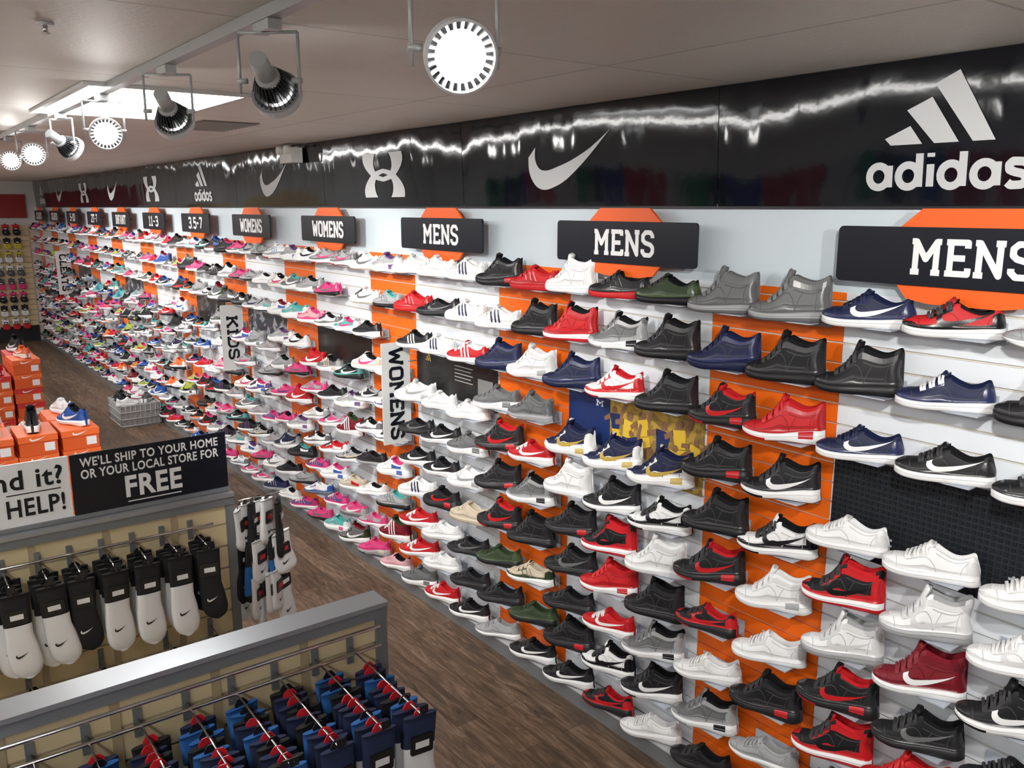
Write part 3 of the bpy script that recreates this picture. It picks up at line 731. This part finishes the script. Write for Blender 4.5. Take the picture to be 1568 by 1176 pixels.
p=empty('emergency_light',Matrix.Translation((D-0.10,6.35,H+0.375)))
b=MB(); EW=mat('em_white',(.6,.6,.57),.5); b.box(-.04,.05,-.11,.11,-.05,.06,EW); b.tube((-.03,-.07,.05),(-.07,-.07,.04),.032,EW,16); b.tube((-.03,.07,.05),(-.07,.07,.04),.032,EW,16)
b.tube((-.07,-.07,.04),(-.075,-.07,.04),.026,mat('em_lens',(.8,.8,.75),.1),16); b.tube((-.07,.07,.04),(-.075,.07,.04),.026,mat('em_lens',(.8,.8,.75),.1),16)
obj('body',b.mesh('em'),p)

# ------------------------------------------------------------ gondolas
CAP=mat('cap_light_grey',(.34,.36,.38),.28,metal=.35)
def gondola(name,Y,x0,x1,h):
    p=empty(name,Matrix.Translation((0,Y,0)))
    b=MB()
    z=0.2
    while z<h-0.06:
        z1=min(z+0.085,h-0.05)
        b.box(x0+.03,x1-.03,-0.022,0.022,z,z1,CREAM); b.box(x0+.03,x1-.03,-0.012,0.012,z1,z1+.0101,GROOVE); z+=0.095
    obj('slat_panel',b.mesh('sp'),p)
    b=MB()
    b.box(x0,x1,-0.04,0.04,h-0.045,h,GREYM); b.box(x0,x1,-0.047,0.047,h-0.010,h+.004,CAP)
    for xx in(x0,x1-.035): b.box(xx,xx+.035,-0.035,0.035,0.0,h-0.045,GREYM)
    for q in range(int((x1-x0)/.25)):
        xx=x0+.12+q*.25; b.box(xx-.012,xx+.012,-.026,-.022,.2,h-.05,mat('slat_upright_tan',(.45,.36,.22),.5))
    b.box(x0,x1,-0.40,0.40,0.12,0.16,GREYM); b.box(x0+.02,x1-.02,-0.36,0.36,0.0,0.12,BLACKP)
    obj('frame',b.mesh('fr'),p)
    return p
HG=1.37
g1=gondola('sock_gondola',2.15,-0.75,1.13,HG)
g2=gondola('sock_gondola',3.40,-0.75,1.11,HG)
def text_at(par,txt,w,h,m,x,y,z=0.0055,bold=.012):
    t=obj('lettering',text_mesh(txt,w,h,m,.0008,bold),par); t.matrix_local=Matrix.Translation((x,y,z)); return t
ps=empty('shipping_sign',M_blade(0.815,3.40,HG+0.135))
b=MB(); b.prism(rrect(0.575,0.24,.004),-.004,.004,SIGNBLK); b.box(-.29,.29,-.128,-.112,-.012,.012,GREYM); b.box(-.10,.10,-.098,-.094,.004,.005,WHT); obj('board',b.mesh('bd'),ps)
text_at(ps,"WE'LL SHIP TO YOUR HOME",.51,.036,WHT,0,.086,bold=.02); text_at(ps,'OR YOUR LOCAL STORE FOR',.51,.036,WHT,0,.040,bold=.02); text_at(ps,'FREE',.21,.085,WHT,0,-.036,bold=.03)
ps=empty('help_sign',M_blade(0.235,3.40,HG+0.135))
b=MB(); b.prism(rrect(0.575,0.24,.004),-.004,.004,WHT); b.box(-.29,.29,-.128,-.112,-.012,.012,GREYM); b.box(.08,.255,.004,.008,.004,.005,SIGNBLK); obj('board',b.mesh('bd'),ps)
text_at(ps,"Can't find it?",.53,.075,SIGNBLK,0,.060,bold=.02); text_at(ps,'WE CAN HELP!',.53,.068,SIGNBLK,0,-.045,bold=.02)

# socks
def sock_mesh(ca,cb,card,label,L=.27,w=.040,split=.45,tip=None,stripe=None):
    b=MB(); n=14
    def m3(c,nm): return mat('%s_%02d%02d%02d'%(nm,int(c[0]*99),int(c[1]*99),int(c[2]*99)),c,.85 if nm=='sock' else .35)
    A=m3(ca,'sock');B=m3(cb,'sock');K=m3(card,'card');Lb=m3(label,'card')
    N=20; st=[]
    for i in range(N+1):
        t=i/N; z=-L*t
        ww=w*(1-.10*math.sin(t*math.pi))*(1+.14*sst(.45,.65,t))
        if t>.78: ww*=math.sqrt(max(0.02,1-((t-.78)/.22)**2))
        th=.010*(1+.6*t) if t<.8 else .016*math.sqrt(max(0.02,1-((t-.8)/.2)**2))
        cx=.014*max(0,t-.5)*2
        st.append((z,ww,th,cx))
    for z,ww,th,cx in st:
        for k in range(n):
            a=2*math.pi*k/n; cc,ss=math.cos(a),math.sin(a)
            b.v.append((cx+ww*math.copysign(abs(cc)**.7,cc),th*math.copysign(abs(ss)**.8,ss),z))
    for i in range(N):
        for k in range(n):
            t=(i+.5)/N; m=A if t<split else B
            if stripe and (.30<t<.36 or .42<t<.47): m=m3(stripe,'sock')
            if tip and t>.84: m=m3(tip,'sock')
            b.f.append((i*n+k,i*n+(k+1)%n,(i+1)*n+(k+1)%n,(i+1)*n+k)); b.mi.append(b.mid(m)); b.sm.append(True)
    b.f.append(tuple(range(n))); b.mi.append(b.mid(A)); b.sm.append(False)
    b.f.append(tuple(N*n+n-1-i for i in range(n))); b.mi.append(b.mid(B)); b.sm.append(False)
    b.prism([(-.018,-.018),(.018,-.018),(.018,.008),(.008,.020),(-.008,.020),(-.018,.008)],-.0015,.0015,K,T=lambda x,y,z:(x,z,y))
    b.prism(rrect(.066,.052,.006),-.0165,-.0115,mat('card_black',(.012,.012,.014),.35),T=lambda x,y,z:(x,z,y-.075))
    b.box(-.020,.020,-.0175,-.0164,-.084,-.066,Lb)
    o_,i_=swoosh_strip(10); mk=Lb if max(cb)<.5 else m3((.02,.02,.02),'card')
    for k in range(10): b.poly([(-.020+.042*q[0],-.0175,-L*.72+.020*q[1]) for q in(o_[k],o_[k+1],i_[k+1],i_[k])],mk)
    return b.mesh('sock_pack')
kk=(.012,.012,.014);wh=(.80,.81,.82);rd=(.6,.02,.03);bl=(.02,.13,.42);nv=(.012,.022,.07);gy=(.3,.31,.32);cy=(.02,.28,.55);gr=(.35,.6,.05)
S_w=sock_mesh(kk,wh,kk,wh,.31,.047,.36); S_g=sock_mesh(kk,(.62,.64,.68),kk,wh,.29,.046,.38); S_k=sock_mesh(kk,kk,kk,wh,.28,.044); S_ww=sock_mesh(wh,wh,kk,rd,.20,.055); S_v=sock_mesh(kk,(.25,.45,.05),kk,wh)
S_b=sock_mesh(nv,bl,rd,kk,.27,.046,.35,kk); S_n=sock_mesh(nv,kk,rd,wh,.27,.046,.5,nv,bl); S_c=sock_mesh(bl,cy,kk,wh,.27,.046,.4,nv); S_kr=sock_mesh(kk,bl,rd,wh,.27,.046,.4,kk); S_wb=sock_mesh(nv,wh,rd,wh,.28,.05,.35,bl,wh); S_k2=sock_mesh(kk,kk,kk,rd,.27,.046,.4,nv,bl); S_gr=sock_mesh(nv,cy,kk,rd,.27,.046,.6,gr)
rr=random.Random(5)
Yof={g1.name:2.15,g2.name:3.40}
def hang(p,Y,bars,hooks,depth,step,chooser,zb):
    b=MB()
    xs=[h for h in hooks]
    for z in bars: b.tube((min(xs)-.06,Y-.065,z),(max(xs)+.08,Y-.065,z),.0055,CHROME,8)
    for x in xs:
        b.tube((x,Y-.02,zb),(x,Y-depth,zb-.01),.003,CHROME,6); b.tube((x,Y-depth,zb-.01),(x,Y-depth-.012,zb+.012),.003,CHROME,6)
        b.box(x-.010,x+.010,Y-.03,Y-.022,zb-.05,zb+.03,GREYM)
        b.box(x-.012,x+.012,Y-depth-.014,Y-depth-.012,zb-.0,zb+.022,BLACKP)
    o=obj('hooks',b.mesh('hooks'),p); o.matrix_local=Matrix.Translation((0,-Yof[p.name],0))
    for hi,x in enumerate(xs):
        d=depth-.02; k=0
        while d>.09:
            me=chooser(hi,k)
            o=obj('sock_pack',me,p)
            o.matrix_local=Matrix.Translation((x+rr.uniform(-.008,.008),Y-d-Yof[p.name],zb-.022+rr.uniform(-.004,.002)))@Matrix.Rotation(rr.uniform(-.2,.2),4,'Z')@Matrix.Rotation(rr.uniform(-.08,.08),4,'Y')@Matrix.Rotation(rr.uniform(-.1,.05),4,'X')
            d-=step*rr.uniform(.85,1.15); k+=1
frontrow=[S_w,S_w,S_w,S_w,S_w,S_k,S_w,S_w,S_w,S_k]
hang(g2,3.40,[HG-.10],[-.08,.04,.15,.27,.385,.49,.60,.71,.82,.93],.27,.045,lambda hi,k:frontrow[hi],HG-.11)
hang(g2,3.40,[],[-.18,.06,.31,.56,.80,.98],.27,.046,lambda hi,k:rr.choice([S_k,S_k,S_v,S_g]),HG-.55)
pool=[S_b,S_n,S_c,S_kr,S_k2,S_k2,S_n,S_b,S_c]
hang(g1,2.15,[HG-.055,HG-.115],[-.30,-.18,-.06,.06,.18,.30,.42,.54,.66,.78,.90,1.01],.43,.036,lambda hi,k:(S_wb if (hi>9 and k<2) else (S_gr if hi==9 and k==0 else rr.choice(pool))),HG-.115)
hang(g1,2.15,[],[-.18,.06,.30,.42,.54,.66,.78,.90,1.01],.43,.05,lambda hi,k:rr.choice(pool),HG-.50)
b=MB()
for zz in(1.32,1.16,1.00): b.tube((1.10,0,zz),(1.32,0,zz),.003,CHROME,6)
obj('end_hooks',b.mesh('eh'),g2)
for k in range(18):
    me=[S_ww,S_k,S_ww,S_ww,S_kr,S_ww,S_k,S_ww,S_w][k%9]
    zz=(1.30,1.14,.98)[k%3]
    o=obj('sock_pack',me,g2)
    o.matrix_local=Matrix.Translation((1.132+.011*k,rr.uniform(-.03,.03),zz))@Matrix.Rotation(math.radians(38+rr.uniform(-22,22)),4,'Z')@Matrix.Rotation(rr.uniform(-.2,.2),4,'Y')

# ------------------------------------------------------------ shoe boxes
OB=mat('box_orange',(.72,.11,.02),.5); OBL=mat('box_lid_orange',(.88,.16,.035),.45); OBR=mat('box_red_lid',(.6,.03,.03),.5)
def shoe_box_mesh(lid):
    b=MB(); b.box(-.10,.10,-.165,.165,0,.10,OB); b.box(-.104,.104,-.169,.169,.082,.120,lid)
    o_,i_=swoosh_strip(12)
    for k in range(12): b.poly([(-.045+.09*q[0],-.1702,.088+.026*q[1]) for q in(o_[k],o_[k+1],i_[k+1],i_[k])],WHT)
    b.box(.03,.085,-.1665,-.165,.02,.07,WHT)
    return b.mesh('shoe_box')
BX=[shoe_box_mesh(OBL),shoe_box_mesh(OBL),shoe_box_mesh(OBL),shoe_box_mesh(OBR)]
def stack(name,x0,y0,cols,rows,hs,table=.45,dx=.222):
    p=empty(name)
    b=MB(); b.box(x0-.14,x0+dx*(cols-1)+.14,y0-.2,y0+.36*(rows-1)+.2,table-.03,table-.002,GREYM); 
    b.box(x0-.10,x0+dx*(cols-1)+.10,y0-.16,y0+.36*(rows-1)+.16,0,table-.03,BLACKP); obj('platform',b.mesh('pf'),p)
    for c in range(cols):
        for r in range(rows):
            n=hs[(c+r*2)%len(hs)]
            for k in range(n):
                o=obj('shoe_box',rr.choice(BX),p)
                o.matrix_local=Matrix.Translation((x0+dx*c+rr.uniform(-.004,.004),y0+.36*r,table+.1225*k))@Matrix.Rotation(rr.uniform(-.03,.03),4,'Z')
            o=obj('sneaker',shoe(SH[rr.choice(['royalM','redwL','blkwM','whtR','orangeR','royalM'])]),p)
            o.matrix_local=Matrix.Translation((x0+dx*c,y0+.36*r,table+.1225*n-.001))@Matrix.Rotation(math.radians(100+rr.uniform(-30,30)),4,'Z')@Matrix.Scale(.85,4)
stack('shoe_box_stack',-.18,5.7,6,2,[5,6,5,6,6,6],.48)
stack('shoe_box_stack',.34,8.2,4,2,[6,7,6,7],.42)

p=empty('floor_display_basket',Matrix.Translation((2.42,10.7,0)))
b=MB(); GB=mat('basket_grey',(.42,.42,.42),.5)
for z in(.02,.1,.18,.26): 
    for A,B_ in(((-.22,-.3),(.22,-.3)),((.22,-.3),(.22,.3)),((.22,.3),(-.22,.3)),((-.22,.3),(-.22,-.3))): b.tube((*A,z),(*B_,z),.006,GB,6)
for i in range(9):
    x=-.22+.44*i/8
    b.tube((x,-.3,.02),(x,-.3,.28),.004,GB,6); b.tube((x,.3,.02),(x,.3,.28),.004,GB,6)
for i in range(12):
    yv=-.3+.6*i/11
    b.tube((-.22,yv,.02),(-.22,yv,.28),.004,GB,6)
b.box(-.21,.21,-.29,.29,.0,.25,mat('basket_liner',(.36,.36,.36),.6))
obj('basket',b.mesh('bk'),p)
for k in range(5):
    o=obj('sneaker',shoe(SH[['whtR','greyR','blkR','whtpink','blkwhtR'][k]]),p)
    o.matrix_local=Matrix.Translation((-.12+.24*(k%2),-.22+.11*k,.25))@Matrix.Rotation(k*1.0,4,'Z')@Matrix.Scale(.85,4)

# ------------------------------------------------------------ back wall merchandise
p=empty('back_wall_display')
b=MB(); z=.3
while z<2.2:
    b.box(-3,2.62,YE-.03,YE-.001,z,z+.09,CREAM); z+=.1
b.box(.9,2.62,YE-.04,YE-.001,2.32,2.75,mat('back_red_sign',(.30,.02,.02),.5)); b.box(-3,2.62,YE-.05,YE-.001,0,.3,BLACKP)
obj('slat_panel',b.mesh('bw'),p)
cols=[rd,kk,(.6,.5,.05),wh,(.1,.1,.12),(.75,.05,.2),kk,wh]
for r in range(8):
    z=2.2-.25*r
    me=[sock_mesh(cols[(r+q)%8],cols[(r+q*3+1)%8],kk,wh,.2,.06) for q in range(3)]
    for c in range(18):
        o=obj('glove_pack',me[(c//3)%3],p)
        o.matrix_local=Matrix.Translation((2.4-.17*c,YE-.12,z))
p=empty('left_wall_apparel')
b=MB(); cols=[(.4,.02,.02),(.02,.05,.3),(.03,.03,.03),(.02,.25,.08),(.5,.5,.5),(.45,.03,.03)]
for i in range(40):
    c=cols[(i*7)%6]; m=mat('apparel_%d'%((i*7)%6),c,.8); y0=-3.5+.5*i
    for zz in(.5,1.5):
        T=lambda x,y,z,y0=y0,zz=zz:(XL+.02+z,y0+x,zz+y)
        b.prism([(-.16,0),(.16,0),(.17,.45),(.24,.36),(.30,.44),(.2,.66),(.07,.70),(0,.67),(-.07,.70),(-.2,.66),(-.30,.44),(-.24,.36),(-.17,.45)],0.0,.05,m,T=T)
obj('hanging_shirts',b.mesh('shirts'),p)

# ------------------------------------------------------------ world + camera
w=bpy.data.worlds.new('World'); sc.world=w; w.use_nodes=True
w.node_tree.nodes['Background'].inputs[0].default_value=(.8,.85,.9,1); w.node_tree.nodes['Background'].inputs[1].default_value=.3
psi=math.radians(37.1); th=math.radians(11.68)
fw=Vector((math.sin(psi)*math.cos(th),math.cos(psi)*math.cos(th),-math.sin(th)))
rt=Vector((math.cos(psi),-math.sin(psi),0)); up=rt.cross(fw)
cam=bpy.data.cameras.new('camera'); cam.sensor_width=36; cam.lens=1850/2212*36; cam.clip_start=.05
co=bpy.data.objects.new('camera',cam); COL.objects.link(co)
co.matrix_world=Matrix((( rt.x,up.x,-fw.x,0),(rt.y,up.y,-fw.y,0),(rt.z,up.z,-fw.z,H),(0,0,0,1)))
sc.camera=co
print('SHOES',len(_s),'objs',len(bpy.data.objects))
